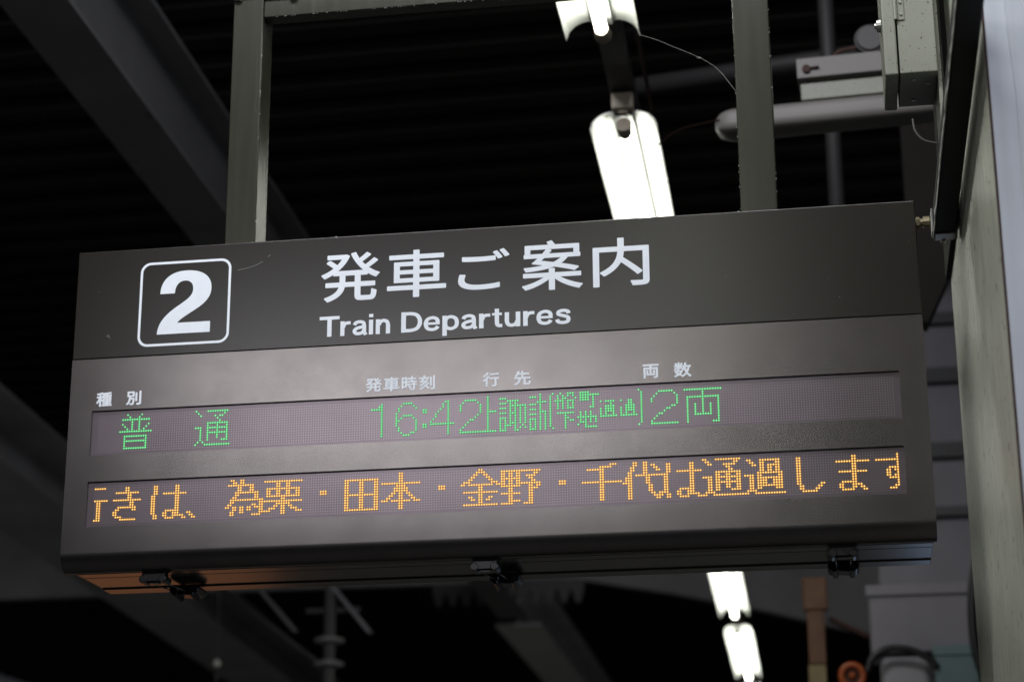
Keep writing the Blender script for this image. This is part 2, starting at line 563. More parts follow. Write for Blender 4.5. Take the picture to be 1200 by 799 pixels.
# side returns
for s_ in (side_l, side_r):
    back = [bm.verts.new((v.co.x, 0.0365, v.co.z)) for v in s_]
    for a in range(len(s_) - 1):
        if (s_[a].co - s_[a + 1].co).length > 1e-6:
            bm.faces.new((s_[a], s_[a + 1], back[a + 1], back[a]))
# window reveals
for (i, j) in holes:
    c = [grid[i, j], grid[i + 1, j], grid[i + 1, j + 1], grid[i, j + 1]]
    bk = [bm.verts.new((v.co.x, 0.009, v.co.z)) for v in c]
    for a in range(4):
        bm.faces.new((c[a], c[(a + 1) % 4], bk[(a + 1) % 4], bk[a]))
cover = bpart('front_cover', bm, M['cover'], bevel=0.0018, seg=2, smooth=True)

# inner housing
bm = B()
bx(bm, -0.842, 0.856, 0.0405, 0.234, ZB + 0.006, ZT - 0.003)
bpart('housing', bm, M['housing'], bevel=0.002)

# underside: three aluminium strips with dark joints
bm = B(); bx(bm, -0.840, 0.856, 0.037, 0.236, ZB + 0.0015, ZB + 0.0055); bpart('joint_strip', bm, M['groove'])
for y0, y1, z0 in ((0.0375, 0.074, ZB - 0.001), (0.0775, 0.183, ZB - 0.001), (0.1875, 0.236, ZB - 0.004)):
    bm = B()
    bx(bm, -0.840, 0.856, y0, y1, z0, ZB + 0.0012)
    bpart('underside_strip', bm, M['rail'], bevel=0.0012)

# LED displays
# lit dots of each row as pairs: first column, run length
LED_T = [
    [12, 1, 18, 1, 41, 1, 46, 9, 161, 1, 182, 1, 187, 1, 190, 1, 193, 3, 198, 4, 221, 1],
    [13, 1, 17, 1, 42, 1, 53, 1, 118, 1, 127, 4, 144, 2, 152, 5, 161, 1, 166, 3, 178, 3, 182, 1, 186, 1, 189, 1, 191, 1, 193, 1, 195, 1, 198, 8, 222, 1, 229, 6, 239, 15],
    [10, 12, 43, 1, 49, 1, 51, 2, 117, 2, 126, 1, 131, 1, 143, 1, 145, 1, 151, 1, 157, 1, 161, 1, 169, 5, 182, 1, 186, 1, 189, 1, 191, 2, 196, 1, 198, 4, 203, 1, 222, 1, 228, 1, 235, 1, 246, 1],
    [14, 1, 17, 1, 50, 1, 114, 5, 125, 1, 132, 1, 143, 1, 145, 1, 150, 1, 158, 1, 161, 1, 166, 3, 170, 1, 172, 1, 181, 4, 186, 1, 188, 4, 193, 3, 198, 4, 203, 1, 222, 1, 227, 1, 236, 1, 246, 1],
    [10, 1, 14, 1, 17, 1, 21, 1, 51, 1, 118, 1, 125, 1, 135, 2, 142, 1, 145, 1, 150, 1, 158, 1, 161, 1, 170, 7, 178, 3, 182, 1, 186, 1, 189, 1, 191, 1, 193, 1, 195, 1, 203, 1, 206, 1, 208, 4, 214, 1, 217, 2, 222, 1, 226, 1, 236, 1, 240, 13],
    [11, 1, 14, 1, 17, 1, 20, 1, 46, 9, 118, 1, 124, 1, 135, 2, 141, 1, 145, 1, 150, 1, 158, 1, 161, 1, 166, 3, 170, 1, 172, 1, 174, 1, 176, 1, 182, 1, 186, 1, 189, 1, 191, 1, 193, 1, 195, 1, 203, 1, 210, 1, 217, 2, 222, 1, 226, 1, 236, 1, 240, 1, 246, 1, 252, 1],
    [12, 1, 14, 1, 17, 1, 19, 1, 46, 1, 50, 1, 54, 1, 118, 1, 124, 1, 127, 4, 140, 1, 145, 1, 158, 1, 161, 4, 170, 1, 172, 1, 174, 1, 176, 1, 178, 3, 182, 1, 186, 1, 189, 1, 191, 1, 193, 3, 202, 2, 208, 4, 216, 4, 222, 1, 236, 1, 240, 1, 246, 1, 252, 1],
    [9, 14, 41, 3, 46, 9, 118, 1, 124, 1, 126, 1, 131, 1, 140, 1, 145, 1, 157, 1, 161, 1, 166, 3, 170, 3, 174, 1, 176, 1, 182, 3, 186, 1, 206, 1, 208, 4, 214, 1, 216, 4, 222, 1, 234, 2, 240, 1, 243, 1, 246, 1, 249, 1, 252, 1],
    [43, 1, 46, 1, 50, 1, 54, 1, 118, 1, 124, 2, 132, 1, 139, 1, 145, 1, 156, 1, 161, 1, 170, 1, 172, 1, 174, 1, 176, 1, 178, 3, 182, 1, 184, 1, 186, 1, 189, 7, 198, 1, 200, 1, 202, 1, 206, 1, 208, 4, 214, 1, 216, 4, 222, 1, 232, 2, 240, 1, 243, 1, 246, 1, 249, 1, 252, 1],
    [11, 10, 43, 1, 46, 9, 118, 1, 124, 1, 132, 1, 138, 1, 145, 1, 154, 2, 161, 1, 166, 3, 170, 1, 172, 1, 174, 1, 176, 1, 182, 1, 184, 1, 186, 1, 192, 1, 198, 1, 200, 1, 202, 1, 206, 1, 208, 1, 211, 1, 214, 1, 216, 1, 219, 1, 222, 1, 231, 1, 240, 1, 243, 1, 246, 1, 249, 1, 252, 1],
    [11, 1, 20, 1, 43, 1, 46, 1, 50, 1, 54, 1, 118, 1, 124, 1, 132, 1, 135, 2, 138, 10, 153, 1, 161, 1, 166, 1, 168, 1, 170, 1, 172, 1, 174, 1, 176, 1, 178, 3, 182, 1, 184, 1, 186, 1, 192, 2, 197, 8, 206, 7, 214, 7, 222, 1, 229, 2, 240, 1, 243, 1, 246, 1, 249, 1, 252, 1],
    [11, 10, 43, 1, 46, 1, 50, 1, 54, 1, 118, 1, 125, 1, 132, 1, 135, 2, 145, 1, 152, 1, 161, 1, 166, 1, 168, 1, 170, 3, 174, 1, 176, 1, 178, 1, 180, 1, 182, 1, 184, 1, 186, 1, 192, 1, 194, 2, 198, 1, 200, 1, 202, 1, 204, 1, 222, 1, 228, 1, 240, 1, 243, 7, 252, 1],
    [11, 1, 20, 1, 43, 1, 46, 1, 52, 3, 118, 1, 125, 1, 132, 1, 145, 1, 151, 1, 161, 1, 166, 1, 168, 3, 172, 1, 175, 1, 178, 1, 180, 1, 182, 1, 184, 1, 186, 1, 192, 1, 198, 3, 202, 1, 204, 1, 222, 1, 227, 1, 240, 1, 252, 1],
    [11, 1, 20, 1, 42, 1, 44, 1, 118, 1, 126, 1, 130, 2, 145, 1, 150, 1, 161, 1, 166, 1, 168, 1, 172, 1, 174, 1, 176, 1, 178, 1, 180, 1, 182, 1, 184, 1, 186, 1, 192, 1, 197, 1, 200, 1, 222, 1, 226, 1, 240, 1, 252, 1],
    [11, 10, 41, 1, 45, 11, 118, 1, 127, 3, 145, 1, 150, 15, 166, 3, 172, 2, 178, 3, 182, 1, 184, 1, 187, 1, 192, 1, 200, 5, 221, 1, 226, 11, 240, 1, 250, 3],
    []]
LED_B = [
    [57, 2, 61, 2, 126, 2, 158, 2, 210, 3, 219, 2, 223, 2, 246, 2, 251, 10],
    [0, 5, 13, 2, 25, 2, 34, 2, 58, 2, 61, 2, 71, 16, 126, 2, 157, 4, 167, 16, 206, 5, 219, 2, 223, 2, 226, 2, 232, 2, 241, 2, 247, 2, 258, 2, 263, 2, 268, 8, 282, 2, 303, 2, 320, 1],
    [13, 2, 25, 2, 34, 2, 56, 11, 76, 2, 80, 2, 104, 14, 126, 2, 156, 2, 160, 2, 167, 2, 170, 2, 173, 2, 180, 2, 201, 7, 218, 2, 223, 2, 227, 2, 232, 2, 241, 2, 248, 2, 254, 5, 264, 2, 268, 2, 274, 2, 282, 2, 303, 2, 320, 1],
    [9, 10, 25, 2, 34, 2, 60, 2, 65, 2, 76, 2, 80, 2, 104, 2, 110, 2, 116, 2, 126, 2, 155, 2, 161, 2, 167, 2, 170, 2, 173, 2, 177, 4, 206, 2, 218, 2, 223, 2, 228, 2, 232, 2, 241, 2, 255, 2, 265, 2, 268, 2, 271, 5, 282, 2, 297, 13, 312, 9],
    [14, 2, 25, 2, 29, 10, 60, 2, 65, 2, 72, 14, 104, 2, 110, 2, 116, 2, 119, 16, 154, 2, 162, 2, 167, 8, 178, 2, 206, 2, 217, 2, 223, 2, 232, 2, 236, 10, 256, 2, 268, 2, 271, 2, 274, 2, 282, 2, 303, 2, 320, 1],
    [14, 2, 24, 2, 34, 2, 59, 10, 72, 2, 76, 2, 80, 2, 84, 2, 104, 2, 110, 2, 116, 2, 125, 4, 152, 3, 163, 3, 167, 2, 170, 2, 173, 2, 179, 2, 206, 2, 217, 2, 220, 13, 241, 2, 251, 10, 268, 2, 271, 2, 274, 2, 282, 2, 303, 2, 320, 1],
    [0, 6, 8, 12, 24, 2, 34, 2, 59, 2, 67, 2, 72, 2, 76, 2, 80, 2, 84, 2, 94, 3, 104, 2, 110, 2, 116, 2, 124, 6, 142, 3, 151, 2, 154, 10, 165, 4, 170, 2, 173, 10, 190, 3, 206, 2, 216, 3, 224, 2, 231, 2, 241, 2, 251, 2, 255, 2, 259, 2, 267, 10, 282, 2, 303, 2, 317, 4],
    [1, 2, 15, 2, 24, 2, 34, 2, 58, 2, 67, 2, 72, 14, 94, 3, 104, 2, 110, 2, 116, 2, 124, 6, 142, 3, 158, 2, 167, 8, 178, 2, 181, 2, 190, 3, 199, 16, 216, 3, 224, 2, 231, 2, 241, 2, 246, 4, 251, 10, 262, 4, 267, 2, 275, 2, 282, 2, 298, 11, 316, 2, 319, 2],
    [1, 2, 15, 2, 24, 2, 34, 2, 57, 14, 78, 2, 104, 14, 123, 2, 126, 2, 129, 2, 158, 2, 170, 2, 178, 4, 206, 2, 215, 4, 224, 2, 231, 2, 241, 2, 248, 2, 251, 2, 255, 2, 259, 2, 264, 2, 267, 10, 282, 2, 303, 2, 316, 2, 320, 1],
    [1, 2, 10, 8, 24, 2, 34, 2, 57, 2, 69, 18, 104, 2, 110, 2, 116, 2, 122, 2, 126, 2, 130, 2, 152, 14, 170, 2, 178, 2, 206, 2, 217, 2, 225, 2, 231, 2, 241, 2, 248, 2, 251, 10, 264, 2, 267, 4, 273, 4, 282, 2, 303, 2, 316, 2, 319, 2],
    [1, 2, 9, 2, 16, 2, 24, 2, 34, 2, 56, 2, 66, 2, 69, 2, 76, 6, 104, 2, 110, 2, 116, 2, 121, 2, 126, 2, 131, 2, 158, 2, 167, 8, 178, 2, 206, 2, 217, 2, 225, 2, 231, 2, 241, 2, 248, 2, 251, 2, 255, 2, 259, 2, 264, 2, 267, 4, 273, 4, 282, 2, 303, 2, 317, 4],
    [1, 2, 8, 2, 24, 2, 30, 6, 55, 2, 58, 2, 61, 2, 64, 2, 67, 4, 75, 2, 78, 2, 81, 2, 104, 2, 110, 2, 116, 2, 119, 3, 123, 8, 132, 3, 154, 2, 158, 2, 162, 2, 170, 2, 178, 2, 206, 2, 217, 2, 225, 2, 231, 2, 237, 6, 248, 2, 251, 2, 255, 2, 259, 2, 264, 2, 267, 10, 282, 2, 291, 2, 299, 6, 320, 1],
    [1, 2, 8, 2, 24, 2, 29, 2, 33, 3, 39, 2, 58, 2, 61, 2, 64, 2, 69, 2, 73, 3, 78, 2, 82, 3, 104, 2, 110, 2, 116, 2, 126, 2, 155, 2, 158, 2, 161, 2, 170, 2, 178, 2, 206, 2, 217, 2, 226, 2, 229, 4, 236, 2, 240, 3, 248, 2, 251, 2, 257, 4, 264, 2, 267, 2, 274, 3, 283, 2, 290, 2, 298, 2, 303, 4, 320, 1],
    [1, 2, 9, 3, 25, 2, 29, 2, 33, 5, 40, 2, 57, 2, 61, 2, 69, 5, 78, 2, 84, 3, 104, 2, 110, 2, 116, 2, 126, 2, 158, 2, 170, 5, 178, 2, 206, 2, 217, 2, 227, 4, 232, 2, 236, 2, 240, 5, 247, 4, 263, 4, 283, 2, 289, 2, 298, 2, 303, 2, 306, 2, 319, 2],
    [0, 3, 11, 7, 25, 2, 30, 4, 37, 2, 41, 2, 57, 2, 66, 4, 78, 2, 104, 14, 126, 2, 152, 14, 167, 5, 176, 4, 206, 2, 217, 2, 228, 2, 232, 2, 237, 4, 244, 4, 250, 14, 266, 12, 284, 6, 299, 5, 307, 2, 317, 3],
    []]


def display(zc_top, zc_bot, zrow0, ncol, rows, m_on, m_halo, label):
    bm = B()
    bx(bm, -0.8150, 0.8125, 0.0065, 0.035, zc_bot - 0.002, zc_top + 0.002)
    panel = bpart('display_panel', bm, M['ledboard'])
    tag(panel, label)
    # fine raised bezel inside the window
    lit = [set(c for a, n_ in zip(r_[0::2], r_[1::2]) for c in range(a, a + n_)) for r_ in rows]
    on, halo, off = B(), B(), B()
    px = 1.595 / (ncol - 1)

    def dot(b, x, z, r, y, n=6):
        vs = [b.verts.new((x + r * math.cos(2 * math.pi * k / n), y, z + r * math.sin(2 * math.pi * k / n))) for k in range(n)]
        b.faces.new(vs)

    for r_ in range(16):
        z = zrow0 - r_ * 0.005
        for c_ in range(ncol):
            x = -0.7975 + c_ * px
            if c_ in lit[r_]:
                dot(on, x, z, 0.0015, 0.0050)
                dot(halo, x, z, 0.0026, 0.0056)  # wider dim disc standing for bloom
            else:
                dot(off, x, z, 0.00118, 0.0056, 4)
    for b, nm, mm in ((on, 'lit_dots', m_on), (halo, 'dot_bloom_discs', m_halo), (off, 'unlit_dots', M['leddot'])):
        # panel's own parent shift is already in bpart's translation
        bmesh.ops.translate(b, verts=b.verts, vec=(0, -0.1, -ZT))
        for f in b.faces:
            if f.normal.y > 0: f.normal_flip()
        me = bpy.data.meshes.new(nm)
        b.to_mesh(me); b.free()
        me.materials.append(mm)
        o = bpy.data.objects.new(nm, me)
        COL.objects.link(o)
        o.parent = panel
        o['kind'] = 'stuff'
    return panel


display(0.0108, -0.0832, 0.0, 320, LED_T, M['green'], M['green_halo'], 'upper display line with green LED characters')
display(-0.1378, -0.2312, -0.1474, 321, LED_B, M['amber'], M['amber_halo'], 'lower display line with amber LED characters')

# printed lettering ------------------------------------------------
def text_mesh(s, offset, font=None, spacing=1.0):
    c = bpy.data.curves.new('lettering', 'FONT')
    c.body = s
    if font: c.font = font
    c.size = 1.0
    c.offset = offset
    c.space_character = spacing
    c.resolution_u = 8
    o = bpy.data.objects.new('lettering', c)
    COL.objects.link(o)
    dg = bpy.context.evaluated_depsgraph_get()
    me = bpy.data.meshes.new_from_object(o.evaluated_get(dg))
    bpy.data.objects.remove(o)
    bpy.data.curves.remove(c)
    return me


def place_text(name, parts, y, m, th):
    """each glyph run becomes its own flat vinyl piece; th thickens the strokes by stacking shifted copies"""
    for s, font, x0, x1, z0, z1 in parts:
        me0 = text_mesh(s, 0.0, font)
        bm = B()
        bm.from_mesh(me0)
        bpy.data.meshes.remove(me0)
        src = [v.co.copy() for v in bm.verts]
        ax0, ax1 = min(c.x for c in src), max(c.x for c in src)
        az0, az1 = min(c.y for c in src), max(c.y for c in src)
        x0 += th; x1 -= th; z0 += th; z1 -= th
        P = [Vector((x0 + (c.x - ax0) / (ax1 - ax0) * (x1 - x0), 0, z0 + (c.y - az0) / (az1 - az0) * (z1 - z0))) for c in src]
        fs = [[v.index for v in f.verts] for f in bm.faces]
        bm.free()
        bm = B()
        N_ = 8
        for k in range(N_ + 1):
            a = 2 * math.pi * (k + 0.5) / N_
            d = Vector((0, 0, 0)) if k == N_ else Vector((math.cos(a) * th, 0, math.sin(a) * th))
            vs = [bm.verts.new(p_ + d + Vector((0, y - 0.00003 * k, 0))) for p_ in P]
            for f in fs: bm.faces.new([vs[i] for i in f])
        bmesh.ops.translate(bm, verts=bm.verts, vec=(0, -0.1, -ZT))
        me = bpy.data.meshes.new(name)
        bm.to_mesh(me); bm.free()
        me.materials.append(m)
        o = bpy.data.objects.new(name, me)
        COL.objects.link(o)
        o.parent = bd


YH = -0.0022
YC = -0.0006
place_text('title_character', [
    ('発', None, -0.337, -0.214, 0.2145, 0.3205),
    ('車', None, -0.199, -0.0765, 0.2155, 0.3175),
    ('ご', None, -0.052, 0.0535, 0.2235, 0.3095),
    ('案', None, 0.0785, 0.202, 0.2140, 0.3200),
    ('内', None, 0.2225, 0.336, 0.2135, 0.3165)], YH, M['white'], 0.0015)

# bold grotesque letters drawn as strokes: (smooth?, width, points) in units of cap height 100
STROKES = {
    'T': (86, [(0, 18, [(1, 91), (83, 91)]), (0, 20, [(42, 0), (42, 84)])]),
    'r': (50, [(0, 19, [(9.5, 0), (9.5, 72)]), (1, 17, [(12, 40), (17, 55), (27, 62), (43, 62.5)])]),
    'a': (67, [(1, 17, [(9, 50), (15, 61), (30, 65), (44, 61), (48, 50), (49, 36), (49.5, 14), (56, 0)]),
               (1, 17, [(49, 41), (30, 37), (15, 31), (9, 20), (15, 9), (28, 7.5), (41, 12), (49, 25)])]),
    'i': (28, [(0, 19, [(9.5, 0), (9.5, 72)]), (0, 19, [(9.5, 84), (9.5, 100)])]),
    'n': (69, [(0, 19, [(9.5, 0), (9.5, 72)]), (1, 18, [(14, 44), (18, 57), (31, 64.5), (45, 60), (51, 46)]), (0, 19, [(51, 0), (51, 47)])]),
    'D': (86, [(0, 20, [(10, 0), (10, 100)]), (1, 18, [(14, 91), (38, 91), (59, 84), (70, 66), (72, 50), (70, 34), (59, 16), (38, 9), (14, 9)])]),
    'e': (70, [(0, 13, [(12, 37), (61, 37)]), (1, 17, [(53, 33.5), (53, 50), (47, 61), (33, 65.5), (16, 59), (9, 44), (9, 28), (16, 13), (33, 7.5), (47, 12), (54, 22)])]),
    'p': (71, [(0, 19, [(9.5, -27), (9.5, 72)]), (1, 17, [(12, 38), (15, 56), (32, 65.5), (49, 58), (55, 44), (55, 28), (49, 14), (32, 7), (15, 16), (12, 34)])]),
    't': (46, [(1, 18, [(18, 92), (18, 60), (18, 30), (20, 14), (27, 9), (38, 8.5)]), (0, 13, [(0, 65.5), (37, 65.5)])]),
    'u': (69, [(1, 18, [(9.5, 72), (9.5, 50), (9.5, 28), (15, 12), (29, 7.5), (42, 13), (49, 28)]), (0, 19, [(51, 72), (51, 0)])]),
    's': (62, [(1, 17, [(50, 50), (46, 61), (29, 65.5), (14, 60), (13, 48), (28, 41), (46, 33), (49, 20), (44, 10), (28, 6.5), (12, 11), (7, 23)])]),
}


def stroke_word(word, x0, x1, zbase, cap, y, m):
    total = sum(STROKES[c][0] for c in word) - 8
    kx, kz = (x1 - x0) / total, cap / 100.0
    pen = 0
    for c in word:
        bm = B()
        lay = 0
        for sm, w, pts in STROKES[c][1]:
            P = arc_pts([(a, 0, b) for a, b in pts], 7) if sm else [Vector((a, 0, b)) for a, b in pts]
            L_, R2 = [], []
            for i, p_ in enumerate(P):
                d = (P[min(i + 1, len(P) - 1)] - P[max(i - 1, 0)]).normalized()
                nrm = Vector((-d.z, 0, d.x)) * (w * 0.45)
                for lst, q in ((L_, p_ + nrm), (R2, p_ - nrm)):
                    lst.append(bm.verts.new((x0 + (pen + q.x) * kx, y - 0.00004 * lay, zbase + q.z * kz)))
            for i in range(len(P) - 1):
                bm.faces.new((L_[i], L_[i + 1], R2[i + 1], R2[i]))
            lay += 1
        pen += STROKES[c][0]
        bpart('subtitle_letter', bm, m)


stroke_word('Train', -0.3385, -0.1905, 0.1415, 0.0435, YH, M['white'])
stroke_word('Departures', -0.1690, 0.1745, 0.1415, 0.0430, YH, M['white'])
place_text('caption_character', [
    ('種', None, -0.8050, -0.7715, 0.0190, 0.0495),
    ('別', None, -0.7410, -0.7090, 0.0190, 0.0490),
    ('発', None, -0.2405, -0.2070, 0.0205, 0.0500),
    ('車', None, -0.2035, -0.1705, 0.0200, 0.0500),
    ('時', None, -0.1665, -0.1345, 0.0200, 0.0500),
    ('刻', None, -0.1305, -0.0980, 0.0200, 0.0500),
    ('行', None, -0.0015, 0.0315, 0.0190, 0.0490),
    ('先', None, 0.0610, 0.0950, 0.0190, 0.0495),
    ('両', None, 0.3170, 0.3490, 0.0200, 0.0490),
    ('数', None, 0.3780, 0.4130, 0.0190, 0.0495)], YC, M['white'], 0.0010)

# platform number: heavy 2 drawn as an outline, and its rounded frame
def bez(p0, p1, p2, p3, n=12):
    return [((1 - t) ** 3 * p0[0] + 3 * (1 - t) ** 2 * t * p1[0] + 3 * (1 - t) * t * t * p2[0] + t ** 3 * p3[0],
             (1 - t) ** 3 * p0[1] + 3 * (1 - t) ** 2 * t * p1[1] + 3 * (1 - t) * t * t * p2[1] + t ** 3 * p3[1])
            for t in [k / n for k in range(n)]]


out2 = []
# outline in a 100 x 120 box (x right, z up), clockwise from bottom left
out2 += bez((0, 0), (1, 22), (12, 36), (34, 52))
out2 += bez((34, 52), (56, 67), (64, 73), (64, 86))
out2 += bez((64, 86), (64, 97), (58, 103), (49, 103))
out2 += bez((49, 103), (37, 103), (31, 95), (30, 79))
out2 += bez((30, 79), (30, 79), (3, 79), (3, 79), 1)
out2 += bez((3, 79), (3, 106), (20, 123), (51, 123))
out2 += bez((51, 123), (81, 123), (98, 109), (98, 86))
out2 += bez((98, 86), (98, 67), (87, 56), (66, 43))
out2 += bez((66, 43), (49, 32), (41, 27), (37, 21))
out2 += [(37, 21), (98, 21), (98, 0)]
bm = B()
vs = [bm.verts.new((-0.6825 + a / 98 * 0.1130, YH, 0.1665 + b / 123 * 0.1365)) for a, b in out2]
from mathutils.geometry import tessellate_polygon
for t_ in tessellate_polygon([[Vector((v.co.x, v.co.z, 0)) for v in vs]]):
    bm.faces.new([vs[i] for i in t_])
bmesh.ops.translate(bm, verts=bm.verts, vec=(0, -0.1, -ZT))
me = bpy.data.meshes.new('platform_number'); bm.to_mesh(me); bm.free(); me.materials.append(M['white'])
o = bpy.data.objects.new('platform_number', me); COL.objects.link(o); o.parent = bd


def rrect(x0, x1, z0, z1, r, n=8):
    out = []
    for cx, cz, a0 in ((x1 - r, z1 - r, 0), (x0 + r, z1 - r, 90), (x0 + r, z0 + r, 180), (x1 - r, z0 + r, 270)):
        for k in range(n + 1):
            a = math.radians(a0 + 90 * k / n)
            out.append((cx + r * math.cos(a), cz + r * math.sin(a)))
    return out


bm = B()
A_ = rrect(-0.7235, -0.5285, 0.1415, 0.3245, 0.022)
I_ = rrect(-0.7235 + 0.0052, -0.5285 - 0.0052, 0.1415 + 0.0052, 0.3245 - 0.0052, 0.0172)
va = [bm.verts.new((x, YH, z)) for x, z in A_]
vi = [bm.verts.new((x, YH, z)) for x, z in I_]
for k in range(len(va)):
    bm.faces.new((va[k], va[(k + 1) % len(va)], vi[(k + 1) % len(va)], vi[k]))
bmesh.ops.translate(bm, verts=bm.verts, vec=(0, -0.1, -ZT))
me = bpy.data.meshes.new('number_frame'); bm.to_mesh(me); bm.free(); me.materials.append(M['white'])
o = bpy.data.objects.new('number_frame', me); COL.objects.link(o); o.parent = bd


# latches under the board
def latch(x, skew, label):
    root = bpy.data.objects.new('latch', None)
    # latch is a part that carries sub-parts: make its base mesh the part itself
    bm = B()
    z0 = ZB - 0.004
    prism(bm, [(x - 0.024, z0 + 0.003), (x + 0.024, z0 + 0.003), (x + 0.024, z0 - 0.010), (x + 0.019, z0 - 0.015), (x - 0.019, z0 - 0.015), (x - 0.024, z0 - 0.010)], 'y', 0.040, 0.066)
    for s in (-1, 1):
        tube(bm, [(x + s * 0.020, 0.036, z0 - 0.010), (x + s * 0.020, 0.074, z0 - 0.010)], 0.0085, 10)
    base = bpart('latch', bm, M['latch'], bevel=0.0015)
    tag(base, label)
    bpy.data.objects.remove(root)
    x2 = x + skew
    bm = B()
    prism(bm, [(x2 - 0.018, z0 - 0.002), (x2 + 0.022, z0 - 0.002), (x2 + 0.024, z0 - 0.018), (x2 + 0.016, z0 - 0.024), (x2 - 0.014, z0 - 0.022), (x2 - 0.02, z0 - 0.012)], 'y', 0.150, 0.196)
    for s in (-1, 1):
        tube(bm, [(x2 + s * 0.021, 0.145, z0 - 0.012), (x2 + s * 0.021, 0.205, z0 - 0.012)], 0.010, 10)
        tube(bm, [(x2 + s * 0.018, 0.14, z0 - 0.020), (x2 + s * 0.016, 0.185, z0 - 0.026)], 0.006, 8)
    bpart('lever', bm, M['latch'], base, bevel=0.0015)
    bm = B()
    for s in (-1, 1):
        tube(bm, [(x + s * 0.014, 0.055, z0 - 0.014), (x + s * 0.014 + skew * 0.45, 0.10, z0 - 0.016), (x2 + s * 0.013, 0.155, z0 - 0.018)], 0.0016, 8)
    tube(bm, [(x - 0.015, 0.052, z0 - 0.0162), (x + 0.015, 0.052, z0 - 0.0162)], 0.0018, 8)
    tube(bm, [(x - 0.013, 0.042, z0 - 0.0125), (x + 0.013, 0.042, z0 - 0.0125)], 0.0014, 8)
    bpart('wire_bail', bm, M['latchwire'], base, smooth=True)
    bm = B()
    bx(bm, x2 - 0.014, x2 + 0.012, 0.196, 0.214, z0 - 0.014, z0 - 0.006)
    bpart('finger_tab', bm, M['latch'], base, bevel=0.002)
    bm = B()
    prism(bm, [(x - 0.012, z0 - 0.0155), (x + 0.012, z0 - 0.0155), (x + 0.010, z0 - 0.019), (x - 0.010, z0 - 0.019)], 'y', 0.046, 0.058)
    bpart('hook', bm, M['latch'], base)


latch(-0.680, 0.030, 'skewed latch under the left end')
latch(-0.006, 0.022, 'latch under the middle')
latch(0.686, 0.0, 'latch under the right end')

# small stay bolt on the right side, reaching to the channel
bm = B()
tube(bm, [(0.8565, 0.075, 0.338), (0.892, 0.075, 0.338)], 0.008, 10)
tube(bm, [(0.866, 0.075, 0.338), (0.873, 0.075, 0.338)], 0.0115, 6)
tube(bm, [(0.880, 0.075, 0.338), (0.8925, 0.075, 0.338)], 0.012, 10)
bpart('stay_bolt', bm, M['boltmetal'])

# dust along the top edges
bm = B()
for k in range(150):
    x = random.uniform(XL + 0.01, XR - 0.01)
    if random.random() < 0.5: x = random.choice([-0.52, -0.30, -0.1, 0.1, 0.5]) + random.gauss(0, 0.06)
    if not XL + .01 < x < XR - .01: continue
    s = random.uniform(0.0005, 0.0016)
    bmesh.ops.create_icosphere(bm, subdivisions=1, radius=s, matrix=Matrix.Translation((x, random.uniform(0.002, 0.03), ZT + s * 0.4)) @ Matrix.Diagonal((random.uniform(1, 2.2), 1, random.uniform(.6, 1.3), 1)))
o = bpart('dust_specks', bm, M['dust'])
o['kind'] = 'stuff'

bm = B()
for k in range(45):
    e = random.choice([(-0.517, 0.12), (-0.517, 0.12), (0.516, 0.12), (0.516, 0.12), (0.592, 0.12)])
    s = random.uniform(0.0005, 0.0013)
    bmesh.ops.create_icosphere(bm, subdivisions=1, radius=s, matrix=Matrix.Translation((e[0], e[1] - 0.12 + 0.001, random.uniform(0.01, 0.53))) @ Matrix.Diagonal((1, 1, random.uniform(1, 2.0), 1)))
for k in range(60):
    s = random.uniform(0.0005, 0.0013)
    bmesh.ops.create_icosphere(bm, subdivisions=1, radius=s, matrix=Matrix.Translation((random.uniform(-0.5, 0.5), 0.006, 0.935 - 0.357)))
o = obj('dust_specks', bm, M['dust'], fr)
o['kind'] = 'stuff'

# ------------------------------------------------------------------ channel along the pillar
ch = empty('steel_channel', (0.92, 0.17, 0.335), 'black square steel channel running along the pillar to the corner of the board', 'channel')
bm = B(); bx(bm, -0.016, 0.026, -1.9, 0.0, 0.002, 0.055); obj('channel_bar', bm, M['channel'], ch, bevel=0.003)
bm = B()
pp = []
rr = random.Random(3)
for k in range(60):
    pp.append((-0.0185 + rr.uniform(-0.0014, 0.0014), -1.9 + 1.895 * k / 59))
pts = [(-0.0165, -0.004), (-0.0165, -1.9)] + pp
prism(bm, pts, 'z', 0.0, 0.012)
obj('pale_lip', bm, M['channeledge'], ch)  # pale ragged strip along the channel's left edge
bm = B()
prism(bm, [(-0.020, 0.055), (-0.020, 0.006), (-0.014, -0.002), (0.024, -0.002), (0.029, 0.005), (0.029, 0.055), (0.0265, 0.055), (0.0265, 0.004), (-0.0163, 0.004), (-0.0163, 0.055)], 'y', -0.035, 0.003)
obj('end_bracket', bm, M['steel'], ch, bevel=0.001)
bm = B()
tube(bm, [(0.004, -0.002, 0.001), (0.004, 0.02, 0.001)], 0.006, 8)
obj('bracket_screw', bm, M['steel'], ch)

